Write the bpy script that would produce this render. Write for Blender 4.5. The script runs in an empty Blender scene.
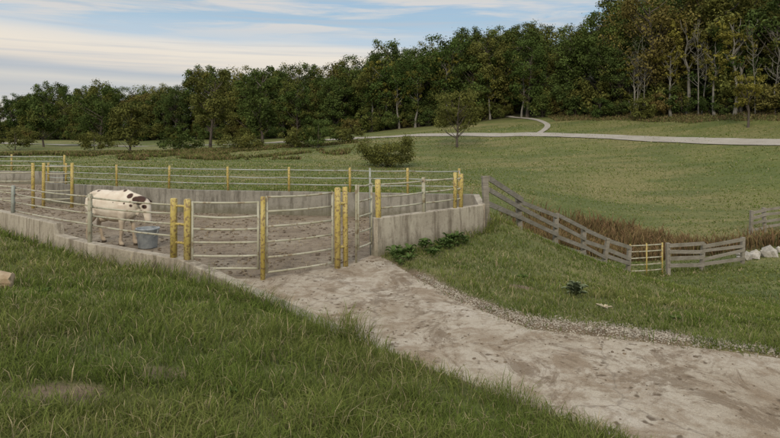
import bpy, bmesh, math, random
import numpy as np
from mathutils import Vector
random.seed(7); rng=np.random.default_rng(7)
scene=bpy.context.scene
col=scene.collection

# ------------------------------------------------------------ helpers
def build_mesh(name, V, T, mats=(), colors=None, midx=None, smooth=False, parent=None, link=True):
    V=np.asarray(V,dtype=np.float32); T=np.asarray(T,dtype=np.int32)
    me=bpy.data.meshes.new(name)
    me.vertices.add(len(V)); me.vertices.foreach_set('co',V.ravel())
    k=T.shape[1]; me.loops.add(T.size); me.loops.foreach_set('vertex_index',T.ravel())
    me.polygons.add(len(T)); me.polygons.foreach_set('loop_start',np.arange(0,T.size,k,dtype=np.int32))
    try: me.polygons.foreach_set('loop_total',np.full(len(T),k,dtype=np.int32))
    except Exception: pass
    for m in mats: me.materials.append(m)
    if midx is not None: me.polygons.foreach_set('material_index',np.asarray(midx,dtype=np.int32))
    me.update(calc_edges=True)
    if colors is not None:
        c=np.ones((len(V),4),dtype=np.float32); c[:,:3]=colors
        a=me.color_attributes.new('Col','FLOAT_COLOR','POINT'); a.data.foreach_set('color',c.ravel())
    me.polygons.foreach_set('use_smooth',np.full(len(T),smooth))
    me.validate()
    if not link: return me
    ob=bpy.data.objects.new(name,me); col.objects.link(ob)
    if parent: ob.parent=parent
    return ob

class NT:
    def __init__(s,name):
        s.m=bpy.data.materials.new(name); s.m.use_nodes=True; s.t=s.m.node_tree; s.n=s.t.nodes
        s.b=s.n['Principled BSDF']; s.b.inputs['Roughness'].default_value=.85
        s.b.inputs['Specular IOR Level'].default_value=.25
        g=s.n.new('ShaderNodeNewGeometry'); s.pos=g.outputs['Position']
    def l(s,a,b): s.t.links.new(a,b)
    def mapv(s,vec,scale):
        n=s.n.new('ShaderNodeMapping'); n.inputs['Scale'].default_value=scale; s.l(vec,n.inputs[0]); return n.outputs[0]
    def noise(s,scale,detail=6,rough=.6,vec=None,dist=0):
        n=s.n.new('ShaderNodeTexNoise'); n.inputs['Scale'].default_value=scale; n.inputs['Detail'].default_value=detail
        n.inputs['Roughness'].default_value=rough; n.inputs['Distortion'].default_value=dist
        s.l(vec if vec is not None else s.pos,n.inputs['Vector']); return n.outputs['Fac']
    def vor(s,scale,feature='F1',vec=None):
        n=s.n.new('ShaderNodeTexVoronoi'); n.feature=feature; n.inputs['Scale'].default_value=scale
        s.l(vec if vec is not None else s.pos,n.inputs['Vector']); return n.outputs['Distance']
    def ramp(s,f,stops):
        n=s.n.new('ShaderNodeValToRGB'); e=n.color_ramp.elements
        while len(e)<len(stops): e.new(.5)
        for i,(p,c) in enumerate(stops):
            e[i].position=p; e[i].color=(c if isinstance(c,tuple) else (c,c,c))+(1,)
        s.l(f,n.inputs[0]); return n.outputs[0]
    def mix(s,f,a,b,mode='MIX'):
        n=s.n.new('ShaderNodeMix'); n.data_type='RGBA'; n.blend_type=mode
        for v,i in ((f,0),(a,6),(b,7)):
            if isinstance(v,(int,float)): n.inputs[i].default_value=v if i==0 else (v,v,v,1)
            elif isinstance(v,tuple): n.inputs[i].default_value=v+(1,)
            else: s.l(v,n.inputs[i])
        return n.outputs[2]
    def math(s,op,a,b=0.):
        n=s.n.new('ShaderNodeMath'); n.operation=op
        for v,i in ((a,0),(b,1)):
            if isinstance(v,(int,float)): n.inputs[i].default_value=v
            else: s.l(v,n.inputs[i])
        return n.outputs[0]
    def attr(s,name='Col'):
        n=s.n.new('ShaderNodeAttribute'); n.attribute_name=name; return n.outputs['Color']
    def sep(s,c):
        n=s.n.new('ShaderNodeSeparateColor'); s.l(c,n.inputs[0]); return n.outputs
    def bump(s,h,strength=.5,dist=.02):
        n=s.n.new('ShaderNodeBump'); n.inputs['Strength'].default_value=strength; n.inputs['Distance'].default_value=dist
        s.l(h,n.inputs['Height']); s.l(n.outputs[0],s.b.inputs['Normal'])
    def out(s,c): s.l(c,s.b.inputs['Base Color']); return s.m
    def leafout(s,c,trans):
        d=s.n.new('ShaderNodeBsdfDiffuse'); s.l(c,d.inputs[0]); o=d.outputs[0]
        if trans>0:
            t=s.n.new('ShaderNodeBsdfTranslucent'); s.l(c,t.inputs[0]); ms=s.n.new('ShaderNodeMixShader'); ms.inputs[0].default_value=trans
            s.l(o,ms.inputs[1]); s.l(t.outputs[0],ms.inputs[2]); o=ms.outputs[0]
        s.l(o,s.n['Material Output'].inputs[0]); s.n.remove(s.b); return s.m

def tube(pts,radii,sides=8):
    pts=[Vector(p) for p in pts]; n=len(pts); V=[];T=[]
    prev=None
    for i,p in enumerate(pts):
        t=(pts[min(i+1,n-1)]-pts[max(i-1,0)]).normalized()
        if prev is None:
            a=Vector((0,0,1)) if abs(t.z)<.9 else Vector((1,0,0)); u=t.cross(a).normalized()
        else: u=(prev-t*prev.dot(t)).normalized()
        prev=u; w=t.cross(u)
        for k in range(sides):
            a=2*math.pi*k/sides; V.append(p+(u*math.cos(a)+w*math.sin(a))*radii[i])
    for i in range(n-1):
        for k in range(sides):
            a=i*sides+k; b=i*sides+(k+1)%sides; c=a+sides; d=b+sides
            T+= [(a,b,d),(a,d,c)]
    V.append(pts[0]); V.append(pts[-1]); c0=len(V)-2; c1=len(V)-1
    for k in range(sides):
        T.append((c0,(k+1)%sides,k)); b=(n-1)*sides; T.append((c1,b+k,b+(k+1)%sides))
    return np.array([tuple(v) for v in V]),np.array(T)
def box(c,ax,ay,az):
    c,ax,ay,az=[np.array(v,float) for v in (c,ax,ay,az)]
    V=np.array([c+i*ax+j*ay+k*az for k in(-1,1) for j in(-1,1) for i in(-1,1)])
    Q=[(0,2,3,1),(4,5,7,6),(0,1,5,4),(2,6,7,3),(0,4,6,2),(1,3,7,5)]
    T=[];[T.extend([(a,b,c_),(a,c_,d)]) for a,b,c_,d in Q]
    return V,np.array(T)
class Acc:
    def __init__(s): s.V=[];s.T=[];s.M=[];s.n=0;s.C=[]
    def add(s,vt,m=0,c=None):
        V,T=vt; s.V.append(V); s.T.append(T+s.n); s.n+=len(V); s.M+= [m]*len(T)
        if c is not None: s.C.append(np.broadcast_to(np.array(c,float),(len(V),3)))
    def obj(s,name,mats,smooth=False,link=True,parent=None):
        return build_mesh(name,np.vstack(s.V),np.vstack(s.T),mats,np.vstack(s.C) if s.C else None,s.M,smooth,parent,link)

def inpoly(x,y,P):
    r=np.zeros(x.shape,bool); n=len(P)
    for i in range(n):
        x1,y1=P[i]; x2,y2=P[(i+1)%n]
        c=((y1>y)!=(y2>y)); 
        with np.errstate(divide='ignore',invalid='ignore'):
            r^= c & (x<(x2-x1)*(y-y1)/(y2-y1+1e-12)+x1)
    return r
def sdist(x,y,P,closed=True):
    d=np.full(x.shape,1e9); n=len(P)
    for i in range(n if closed else n-1):
        x1,y1=P[i]; x2,y2=P[(i+1)%n]; dx,dy=x2-x1,y2-y1
        t=np.clip(((x-x1)*dx+(y-y1)*dy)/(dx*dx+dy*dy+1e-12),0,1)
        d=np.minimum(d,np.hypot(x-x1-t*dx,y-y1-t*dy))
    return np.where(inpoly(x,y,P),-d,d) if closed else d
_w=[(rng.normal(size=2),rng.uniform(0,6.28)) for _ in range(14)]
def nz(x,y,s=1.):
    r=0
    for i,(k,p) in enumerate(_w):
        f=s*(1+.35*i)/np.hypot(*k); r=r+np.sin(k[0]*x*f+k[1]*y*f+p+ .7*np.sin(k[1]*x*f*.6-k[0]*y*f*.6))/(1+.25*i)
    return r/5.
def sstep(a,b,x):
    t=np.clip((x-a)/(b-a),0,1); return t*t*(3-2*t)

# ------------------------------------------------------------ layout
PEN=[(-3.4,9.9),(-2.18,9.9),(-.94,10.86),(-.31,12.0),(2.23,14.4),(2.6,17.6),(-6.5,19.2),(-13.2,22.3),(-17,31),(-34,36),(-30,29),(-14,17.7),(-9.04,13.9),(-5.9,11.4)]
DRIVE=[(-3.4,9.9),(-2.18,9.9),(-.94,10.86),(-.31,12.0),(-.02,11.4),(.4,10.1),(.9,8.7),(1.72,7.3),(3.5,6.65),(4.3,6.3),(7,4.5),(12,0),(9,-3),(5,1.5),(3.2,3.35),(1.85,4.67),(.88,5.68),(-.5,7.1)]
CP=[(0,0,.8),(-3,3.5,.62),(-1,3.5,.5),(.5,4.2,.2),(0,5.5,.15),(-2,6,.38),(-4,8,.32),(-6.2,10.9,.18),(-8,12.6,.22),(-12,15.6,.3),(-6,5,.7),(-10,8,.6),(-3.8,9.7,.1),(-1.6,7.7,.14),
(1.9,4.5,0),(.8,5.6,0),(-.5,7,.0),(3,5.5,0),(2,6.5,0),(0,9,0),(-1,10,0),(3.5,6.8,0),(1.8,7.6,0),(1,9,0.02),(.3,11,.05),(5,6,0),(8,3.6,0),(6,2,0),(12,-1,0),(3,0,.5),
(2.2,13.9,.15),(2.7,14.8,.28),(3.9,16.8,-.42),(5.5,19,-1.25),(8.3,22.3,-2.65),(9.8,24,-3.2),(11.5,24.5,-3.3),(15.8,26,-3.15),(20,32,-2.75),
(4.5,12,-.6),(3,10,-.18),(8,10,-.9),(6,7.6,-.2),(10,16,-2.1),(5,9,-.3),(14,18,-2.6),(12,9,-1.3),(25,15,-2.5),
(-6,15,0),(0,14,0),(-3,18,0),(-12,19,0),(-20,27,0),(2.6,17.8,0),
(9,32,-3.1),(16,32,-3.2),(18,50,-1.05),(24,62,.26),(40,60,1.68),(36,72,2.5),(29.7,82,3.4),(22.8,88,3.8),(9.8,95,3.7),(-3.6,105,3.3),(-17.8,115,2.4),(-50,120,1.2),(-87,130,1.7),
(-5,24,0),(-10,30,-.2),(-16,45,.05),(-22,70,.2),(4,40,-.75),(6.7,65,.1),(7.8,35,-1.3),(16.7,42,-2.0),(26,42,-2.0),(-40,60,.2),(-35,30,.05),(-60,80,.5),(3,27,-.6),(6,24,-1.6),
(29,100,6.0),(42.8,80,4.9),(50,68,4.3),(67,125,19.6),(47,130,15.8),(81,120,25),(14.5,140,8.6),(-25,160,5),(100,200,50),(0,220,16),(-100,200,5),(-200,300,6),(200,150,55),(300,300,60),
(-400,700,6),(0,700,30),(400,700,60),(-300,100,2),(300,0,5),(-300,-100,1),(100,-100,-3),(-700,-700,0),(700,-700,0),(-700,700,5),(700,700,60),(60,40,0.5),(80,70,8),(0,-30,.8),(-30,0,.8)]
CP=np.array(CP,float)
def _U(r2): return np.where(r2>1e-12,.5*r2*np.log(r2+1e-20),0)
def _tps():
    P=CP[:,:2]/50; n=len(P); r2=((P[:,None]-P[None])**2).sum(-1)
    A=np.zeros((n+3,n+3)); A[:n,:n]=_U(r2)+np.eye(n)*1e-5; A[:n,n]=1; A[:n,n+1:]=P; A[n,:n]=1; A[n+1:,:n]=P.T
    return np.linalg.solve(A,np.concatenate([CP[:,2],[0,0,0]])),P
TW,TP=_tps()
def H(x,y):
    x=np.atleast_1d(np.asarray(x,float)); y=np.atleast_1d(np.asarray(y,float)); sh=x.shape; x=x.ravel(); y=y.ravel(); out=np.empty(len(x))
    for s in range(0,len(x),50000):
        X=x[s:s+50000]/50; Y=y[s:s+50000]/50; r2=(X[:,None]-TP[:,0])**2+(Y[:,None]-TP[:,1])**2
        out[s:s+50000]=_U(r2)@TW[:-3]+TW[-3]+TW[-2]*X+TW[-1]*Y
    r=np.hypot(x,y)
    out+= .022*nz(x,y,2.2)+ .05*nz(x+9,y,.7)*sstep(4,20,r)+ .3*nz(x,y,.12)*sstep(25,60,r)
    ddr=sdist(x,y,DRIVE); d=np.minimum(sdist(x,y,PEN),ddr)
    s_=sstep(0,.6,d); out=out*s_+.035*sstep(0,.18,d+.05*nz(x,y,6.))*(1-sstep(.2,.9,d)*.5)
    out=np.where(d<0,-.05*sstep(0,.10,-d),out)
    return out.reshape(sh)
def h1(x,y): return float(H(x,y)[0])

# ------------------------------------------------------------ materials
def m_ground():
    s=NT('ground_material'); a=s.sep(s.attr())
    n1=s.noise(.35,8,.65); n2=s.noise(4,8,.7); n3=s.noise(30,4,.6); n4=s.noise(.07,5,.6); n5=s.noise(.16,6,.6,vec=s.mapv(s.pos,(.5,1.8,1)))
    g=s.ramp(n1,[(.3,(.10,.125,.03)),(.5,(.15,.165,.045)),(.7,(.23,.215,.08))])
    g=s.mix(s.ramp(n4,[(.40,0.),(.58,.8)]),g,(.25,.21,.09))
    g=s.mix(s.ramp(n5,[(.45,0.),(.58,.7)]),g,(.09,.12,.033))
    g=s.mix(s.ramp(n2,[(.35,.7),(.6,0.)]),g,(.075,.09,.025))
    g=s.mix(.5,g,s.ramp(n3,[(.3,.25),(.7,.85)]),'OVERLAY')
    soil=s.ramp(n2,[(.3,(.11,.075,.045)),(.7,(.28,.21,.14))])
    c=s.mix(a[0],g,soil)
    c=s.mix(a[1],c,s.ramp(n2,[(.3,(.07,.05,.025)),(.6,(.13,.09,.045))]))
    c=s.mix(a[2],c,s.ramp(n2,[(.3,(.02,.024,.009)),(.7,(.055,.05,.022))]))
    s.bump(s.math('ADD',n2,s.math('MULTIPLY',n3,.4)),.8,.12); return s.out(c)
M_ground=m_ground()
def m_concrete(name,c0,c1,dirt,zdirt=False,scale=1.):
    s=NT(name); n1=s.noise(.9*scale,8,.65); n2=s.noise(9*scale,8,.7); n3=s.noise(70,4,.6)
    c=s.ramp(n1,[(.35,c0),(.65,c1)])
    st=s.noise(2.2,8,.7,vec=s.mapv(s.pos,(2.2,2.2,.3) if zdirt else (1,1,1)),dist=.3)
    c=s.mix(s.ramp(st,[(.48,0.),(.62,.8)]),c,dirt)
    c=s.mix(s.ramp(n2,[(.3,.5),(.48,0.)]),c,dirt)
    sp=s.vor(14); c=s.mix(s.ramp(sp,[(.06,.55),(.14,0.)]),c,dirt)
    sx=s.n.new('ShaderNodeSeparateXYZ'); s.l(s.pos,sx.inputs[0])
    lowz=s.ramp(s.math('ADD',sx.outputs[2],s.math('MULTIPLY',s.math('SUBTRACT',n2,.5),.5)),[(.05,.65),(.35,0.)]); c=s.mix(lowz,c,(.12,.11,.065))
    c=s.mix(.35,c,s.ramp(n3,[(.25,.2),(.75,.8)]),'OVERLAY')
    s.bump(s.math('ADD',n2,s.math('MULTIPLY',n3,.5)),.5,.02); return s.out(c)
M_wall=m_concrete('weathered_concrete',(.33,.285,.22),(.47,.42,.33),(.15,.12,.085),True)
M_wall2=m_concrete('old_concrete',(.21,.195,.16),(.30,.28,.235),(.10,.09,.07),True)
def m_drive():
    s=NT('driveway_concrete'); n1=s.noise(.7,8,.65); n2=s.noise(6,9,.72); n3=s.noise(90,4,.6)
    c=s.ramp(n1,[(.33,(.31,.255,.185)),(.5,(.41,.355,.275)),(.68,(.47,.42,.345))])
    c=s.mix(s.ramp(n2,[(.36,.8),(.52,0.)]),c,(.24,.185,.125))
    m=s.noise(1.6,8,.75,vec=s.mapv(s.pos,(1,.8,1)),dist=.6); c=s.mix(s.ramp(m,[(.48,0.),(.60,.8)]),c,(.23,.17,.11))
    m2=s.noise(.9,9,.8,vec=s.mapv(s.pos,(1.3,.9,3)),dist=1.); c=s.mix(s.ramp(m2,[(.52,0.),(.57,.7)]),c,(.16,.115,.072))
    v=s.n.new('ShaderNodeTexVoronoi'); v.inputs['Scale'].default_value=5.5
    w=s.n.new('ShaderNodeVectorMath'); w.operation='ADD'; s.l(s.pos,w.inputs[0]); nn=s.n.new('ShaderNodeTexNoise'); nn.inputs['Scale'].default_value=6; s.l(s.pos,nn.inputs[0]); ws=s.n.new('ShaderNodeVectorMath'); ws.operation='SCALE'; ws.inputs[3].default_value=.25; s.l(nn.outputs['Color'],ws.inputs[0]); s.l(ws.outputs[0],w.inputs[1]); s.l(w.outputs[0],v.inputs[0])
    sp=s.ramp(v.outputs['Distance'],[(.12,1.),(.24,0.)]); gate=s.ramp(s.noise(1.1,3,.5),[(.42,0.),(.52,.9)])
    c=s.mix(s.math('MULTIPLY',sp,gate),c,(.11,.078,.048))
    e=s.vor(.33,'DISTANCE_TO_EDGE',w.outputs[0]); c=s.mix(s.ramp(e,[(.002,.5),(.006,0.)]),c,(.14,.11,.08))
    c=s.mix(.45,c,s.ramp(n3,[(.25,.2),(.75,.8)]),'OVERLAY')
    s.bump(s.math('ADD',n2,s.math('MULTIPLY',n3,.4)),.6,.03); return s.out(c)
M_drive=m_drive()
def m_pen():
    s=NT('pen_mud'); n1=s.noise(.6,8,.65); n2=s.noise(5,9,.75); n3=s.noise(40,5,.6)
    c=s.ramp(n1,[(.33,(.22,.165,.11)),(.5,(.34,.27,.19)),(.68,(.44,.37,.275))])
    c=s.mix(s.ramp(n2,[(.38,.8),(.5,0.)]),c,(.12,.085,.055))
    c=s.mix(.5,c,s.ramp(n3,[(.25,.2),(.75,.85)]),'OVERLAY')
    s.bump(s.math('ADD',n2,s.math('MULTIPLY',n3,.3)),1.,.1); return s.out(c)
M_pen=m_pen()
def m_paint(name,c0,c1,rust,amt=.62,ns=22):
    s=NT(name); n1=s.noise(2.5,6,.6); n2=s.noise(ns,6,.65)
    c=s.ramp(n1,[(.35,c0),(.65,c1)]); c=s.mix(s.ramp(n2,[(amt-.08,0.),(amt+.02,.9)]),c,rust)
    s.b.inputs['Roughness'].default_value=.5; return s.out(c)
M_yel=m_paint('faded_yellow_paint',(.42,.32,.075),(.52,.42,.16),(.20,.13,.07),.58)
M_rail=m_paint('pale_rail_paint',(.34,.32,.22),(.44,.425,.33),(.22,.165,.10),.60,7)
M_grey=m_paint('galvanised_rail',(.27,.29,.25),(.38,.40,.36),(.19,.15,.11),.62,7)
def m_wood():
    s=NT('weathered_wood'); g=s.noise(6,8,.7,vec=s.mapv(s.pos,(.6,.6,9))); n=s.noise(1.5,4); f=s.noise(50,5)
    c=s.ramp(g,[(.3,(.13,.115,.09)),(.5,(.24,.215,.175)),(.7,(.36,.33,.275))])
    c=s.mix(s.ramp(n,[(.45,0.),(.65,.6)]),c,(.15,.135,.095)); c=s.mix(.3,c,f,'OVERLAY'); s.bump(g,.5,.01); return s.out(c)
M_wood=m_wood()
def m_bark(name,c0,c1):
    s=NT(name); g=s.noise(8,6,.7,vec=s.mapv(s.pos,(1,1,.2))); s.bump(g,.6,.03); return s.out(s.ramp(g,[(.35,c0),(.65,c1)]))
M_bark=m_bark('bark',(.045,.036,.028),(.12,.10,.08)); M_pale=m_bark('pale_bark',(.12,.11,.09),(.25,.235,.2))
def m_leaf(name,stops,spread=True,trans=.0):
    s=NT(name); a=s.sep(s.attr())
    oi=s.n.new('ShaderNodeObjectInfo')
    base=s.ramp(oi.outputs['Random'],stops) if spread else s.mix(0.,stops[0][1],stops[0][1])
    k=s.math('ADD',s.math('MULTIPLY',a[0],.9),s.math('MULTIPLY',a[1],.7))
    k=s.math('ADD',k,.3); kk=s.n.new('ShaderNodeCombineColor')
    for i in range(3): s.l(k,kk.inputs[i])
    c=s.mix(1.,base,kk.outputs[0],'MULTIPLY')
    c=s.mix(s.math('MULTIPLY',a[2],.6),c,(.16,.14,.035))
    return s.leafout(c,trans)
M_leafF=m_leaf('forest_leaves',[(0.,(.042,.066,.018)),(.25,(.066,.088,.024)),(.5,(.05,.072,.022)),(.7,(.085,.095,.025)),(.88,(.105,.105,.03)),(1.,(.13,.10,.035))])
M_leafY=m_leaf('yellowing_leaves',[(0.,(.17,.155,.035))],False,.2)
M_leafO=m_leaf('olive_leaves',[(0.,(.10,.105,.03))],False,.2)
M_leafD=m_leaf('dark_leaves',[(0.,(.062,.085,.024))],False,.2)
def m_attr(name,trans=.25):
    s=NT(name); c=s.attr(); return s.leafout(c,trans)
M_grass=m_attr('grass_blades'); M_weed=m_attr('weed_leaves',.2)
def m_stone(name,c0,c1):
    s=NT(name); n=s.noise(12,5,.6); v=s.noise(3.1,2); c=s.ramp(n,[(.3,c0),(.7,c1)]); s.bump(s.noise(60,5),.4,.01); return s.out(s.mix(.4,c,s.ramp(v,[(.3,.2),(.7,.8)]),'OVERLAY'))
M_gravel=m_stone('gravel_stone',(.24,.205,.155),(.42,.375,.30)); M_clod=m_stone('dirt_clod',(.09,.066,.043),(.21,.16,.105)); M_rock=m_stone('limestone',(.26,.24,.2),(.44,.41,.36))
def m_road():
    s=NT('gravel_road'); n=s.noise(.5,6); return s.out(s.mix(.4,s.ramp(n,[(.3,(.30,.27,.225)),(.7,(.39,.36,.305))]),s.noise(9,5),'OVERLAY'))
M_road=m_road()

# ------------------------------------------------------------ ground
n=620
t=np.linspace(-1,1,n); a=4.; tm=math.asinh(720/a); gx=a*np.sinh(t*tm); gy=8+a*np.sinh(t*tm)
X,Y=np.meshgrid(gx,gy); Z=H(X,Y)
FW=[(-30,29),(-14,17.7),(-9.04,13.9),(-5.9,11.4),(-3.5,9.95)]
WOODF=[(2.5,15),(3.8,17),(5.5,19.3),(8.3,22.5),(9.85,24),(11.5,24.5),(15.8,26)]
RW=[(-.33,11.98),(2.23,14.4),(2.5,15)]
GR=[(1.0,8.75),(1.7,7.6),(2.6,7.25),(3.4,6.95)]
def dirtmask(x,y):
    d=sdist(x,y,DRIVE); nn=nz(x,y,3.)*.12
    m=1-sstep(.0,.14,d+nn)
    band=1-sstep(.10,.34,sdist(x,y,[(.3,10.4)]+GR,False)+nn); m=np.maximum(m,band)
    for cx,cy,r in ((-2.4,4.2,.22),(-1.85,4.75,.17),(-2.9,4.05,.12),(-5.2,7.4,.2),(2.2,9.6,.18)): m=np.maximum(m,1-sstep(r*.5,r*1.3,np.hypot((x-cx)*.7,y-cy)+nn))
    return m
def weedmask(x,y):
    m=np.exp(-(((x-11.5)/4.3)**2+((y-31.5)/3.0)**2)**2)
    m=np.maximum(m,np.exp(-(((x-14)/8.)**2+((y-29.5)/1.3)**2)**2)*.5)
    return m
FR=[(-220,165),(-106,157),(-75,149),(-48,145),(-20,128),(11.6,112),(24,108),(31,101),(42,88),(50,77),(58,68),(72,56)]
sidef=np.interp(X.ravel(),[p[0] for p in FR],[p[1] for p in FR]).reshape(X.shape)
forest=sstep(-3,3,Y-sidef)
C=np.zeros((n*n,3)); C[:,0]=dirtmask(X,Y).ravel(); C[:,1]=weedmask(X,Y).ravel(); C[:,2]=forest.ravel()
idx=np.arange(n*n).reshape(n,n)
Q=np.stack([idx[:-1,:-1],idx[:-1,1:],idx[1:,1:],idx[1:,:-1]],-1).reshape(-1,4)
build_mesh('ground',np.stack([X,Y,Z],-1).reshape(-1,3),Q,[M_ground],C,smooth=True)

def flat(name,P,z,mat,off=0.):
    P=np.array(P,float); n_=len(P); ar=sum(P[i][0]*P[(i+1)%n_][1]-P[(i+1)%n_][0]*P[i][1] for i in range(n_)); sg=1 if ar>0 else -1
    O=[]
    for i in range(n_):
        e=[]
        for a_,b_ in ((P[i-1],P[i]),(P[i],P[(i+1)%n_])):
            t_=(b_-a_)/np.hypot(*(b_-a_)); e.append(np.array([t_[1],-t_[0]])*sg)
        m=e[0]+e[1]; m/=np.hypot(*m); O.append(P[i]+m*off)
    pts=[(p[0],p[1],z) for p in O]
    me=bpy.data.meshes.new(name); me.from_pydata(pts,[],[list(range(len(pts)))]); me.materials.append(mat)
    o=bpy.data.objects.new(name,me); col.objects.link(o); return o
flat('pen_floor',PEN,.0,M_pen); flat('driveway',DRIVE,.008,M_drive,.13)

def ribbon(name,P,w,mat):
    P=np.array(P,float); seg=np.hypot(*np.diff(P,axis=0).T); s=np.r_[0,np.cumsum(seg)]; u=np.arange(0,s[-1],1.)
    x=np.interp(u,s,P[:,0]); y=np.interp(u,s,P[:,1])
    for _ in range(150): x[1:-1]=(x[:-2]+x[2:]+x[1:-1]*2)/4; y[1:-1]=(y[:-2]+y[2:]+y[1:-1]*2)/4
    tx=np.gradient(x); ty=np.gradient(y); L=np.hypot(tx,ty); nx=-ty/L; ny=tx/L; V=[]; k=5
    for j in range(k):
        o=(j/(k-1)-.5)*w; xx=x+nx*o; yy=y+ny*o; V.append(np.stack([xx,yy,H(xx,yy)+.09],-1))
    V=np.stack(V,1).reshape(-1,3); m=len(x); I=np.arange(m*k).reshape(m,k)
    build_mesh(name,V,np.stack([I[:-1,:-1],I[1:,:-1],I[1:,1:],I[:-1,1:]],-1).reshape(-1,4),[mat],smooth=True)
ribbon('gravel_road',[(80,40),(52,52),(41,60),(35,71),(29.5,79),(22,84.5),(9.8,91),(-3.6,99),(-17.8,107),(-45,116),(-90,128),(-200,140)],3.4,M_road)
ribbon('gravel_track',[(22,85.5),(26,90),(28.5,95),(27.5,101),(25,106),(22,112)],.9,M_road)

# ------------------------------------------------------------ walls
def wall(name,P,th,mat,zb=-.5):
    P=[np.array(p,float) for p in P]; n_=len(P); V=[]
    for i in range(n_):
        t_=P[min(i+1,n_-1)][:2]-P[max(i-1,0)][:2]; t_/=np.hypot(*t_); nn=np.array([-t_[1],t_[0]])*th/2
        x,y,z=P[i]; V+=[(x+nn[0],y+nn[1],zb),(x-nn[0],y-nn[1],zb),(x-nn[0],y-nn[1],z),(x+nn[0],y+nn[1],z)]
    F=[]
    for i in range(n_-1):
        b=i*4
        for k in range(4): F.append((b+k,b+4+k,b+4+(k+1)%4,b+(k+1)%4))
    F.append((0,1,2,3)); b=(n_-1)*4; F.append((b+3,b+2,b+1,b))
    me=bpy.data.meshes.new(name); me.from_pydata(V,[],F); me.materials.append(mat)
    bm=bmesh.new(); bm.from_mesh(me); bmesh.ops.recalc_face_normals(bm,faces=bm.faces); bm.to_mesh(me); bm.free()
    o=bpy.data.objects.new(name,me); col.objects.link(o); bv=o.modifiers.new('b','BEVEL'); bv.width=.012; bv.segments=2; return o
wall('concrete_wall',[(-30,29,.65),(-14,17.7,.65),(-9.04,13.9,.65),(-7.03,12.29,.64),(-6.97,12.24,.41),(-5.9,11.4,.39),(-3.5,9.95,.36),(-1.8,8.34,.17),(-.5,7.08,.03)],.2,M_wall)
wall('concrete_wall',[(-.33,11.98,.79),(2.23,14.4,.79)],.2,M_wall)
wall('concrete_wall',[(2.31,14.6,.78),(2.6,17.45,.76)],.18,M_wall)
wall('concrete_wall',[(2.7,17.6,.75),(-6.5,19.2,.75),(-13.2,22.3,.75)],.2,M_wall2)
wall('concrete_wall',[(-17.4,31,.7),(-34,36,.7)],.2,M_wall2)

# ------------------------------------------------------------ pipe fences
def post(A,x,y,z0,z1,r=.055,m=0,cap=True):
    tl=rng.normal(size=2)*.012
    A.add(tube([(x,y,z0),(x+tl[0],y+tl[1],z1),(x+tl[0],y+tl[1],z1+.012)],[r,r,r*.75],12),m)
def rail(A,p,q,r=.02,m=1,sag=.015):
    p=np.array(p,float);q=np.array(q,float); k=5; o=rng.normal()*.008; P=[p+(q-p)*i/k-np.array([0,0,(sag+o)*math.sin(math.pi*i/k)]) for i in range(k+1)]
    A.add(tube(P,[r]*(k+1),8),m)
MF=[M_yel,M_rail,M_grey]
A=Acc()
fp=[(-20,22.1,.65,1.32),(-14,17.75,.65,1.3),(-9.04,13.9,.65,1.3),(-5.9,11.4,.38,1.33),(-3.76,10.08,.36,1.38),(-3.47,9.93,.33,1.38)]
for i,(x,y,z0,z1) in enumerate(fp): post(A,x,y,z0-.05,z1,.06 if i>3 else .042,0 if i>3 else 2 if i==2 else 1)
for i in range(4):
    for z in (1.26,1.08,.9,.7) if i>=2 else (1.25,1.07,.88):
        a_=fp[i];b_=fp[i+1]
        rail(A,(a_[0]+.03,a_[1]+.05,z+(rng.normal()*.015)),(b_[0]+.03,b_[1]+.05,z+.02+rng.normal()*.015),.016)
for z in (.62,.95,1.25): rail(A,(-3.76,10.08,z),(-3.47,9.93,z),.022,0,0)
A.obj('pipe_fence',MF,True)
def gate(name,p,q,zs,z0,z1,m=1,brace=False,rr=.018):
    A=Acc(); p=np.array(p,float); q=np.array(q,float)
    for e in (p,q): A.add(tube([(e[0],e[1],z0),(e[0],e[1],z1)],[rr+.003]*2,8),m)
    for z in zs: rail(A,(p[0],p[1],z),(q[0],q[1],z),rr,m)
    if brace:
        c=(p+q)/2; A.add(box((c[0],c[1],(z0+z1)/2),((q-p)[0]*.012,(q-p)[1]*.012,0),(.006,-.006,0),(0,0,(z1-z0)/2)),m)
    return A.obj(name,MF,True)
gate('pipe_gate',(-3.38,9.93),(-2.26,9.95),(.2,.42,.65,.88,1.1,1.33),.18,1.35)
gate('pipe_gate',(-2.12,9.99),(-1.07,10.77),(.12,.38,.65,.91,1.17,1.42),.1,1.44,1)
A=Acc(); post(A,-2.18,9.94,-.05,1.42,.042,0); post(A,-.98,10.84,-.05,1.5,.058,0); post(A,-.84,10.99,-.05,1.5,.05,0); rail(A,(-.98,10.84,1.2),(-.84,10.99,1.2),.03,0,0); rail(A,(-.98,10.84,.4),(-.84,10.99,.4),.03,0,0)
post(A,-.66,11.3,0,1.52,.022,1)
A.obj('gate_post',MF,True)
gate('pipe_gate',(-.62,11.32),(-.38,11.9),(.3,.6,.9,1.2,1.5),.25,1.52,1)
A=Acc(); post(A,-.23,12.06,0,1.57,.06,0); post(A,-.40,12.15,0,1.8,.022,2)
wp=[(-.23,12.1),(.76,13.01),(1.54,13.75),(1.70,13.9)]
post(A,.76,13.01,.75,1.55,.042,1); post(A,1.54,13.75,.75,1.62,.045,0); post(A,1.70,13.9,.75,1.58,.05,0)
for z in (.98,1.22,1.47):
    for i in range(3): rail(A,(*wp[i],z+.01*i),(*wp[i+1],z+.01*i+.01),.018,1)
    rail(A,(1.70,13.9,z),(2.1,17.6,z),.018,1)
A.obj('pipe_fence',MF,True)
A=Acc()
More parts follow.
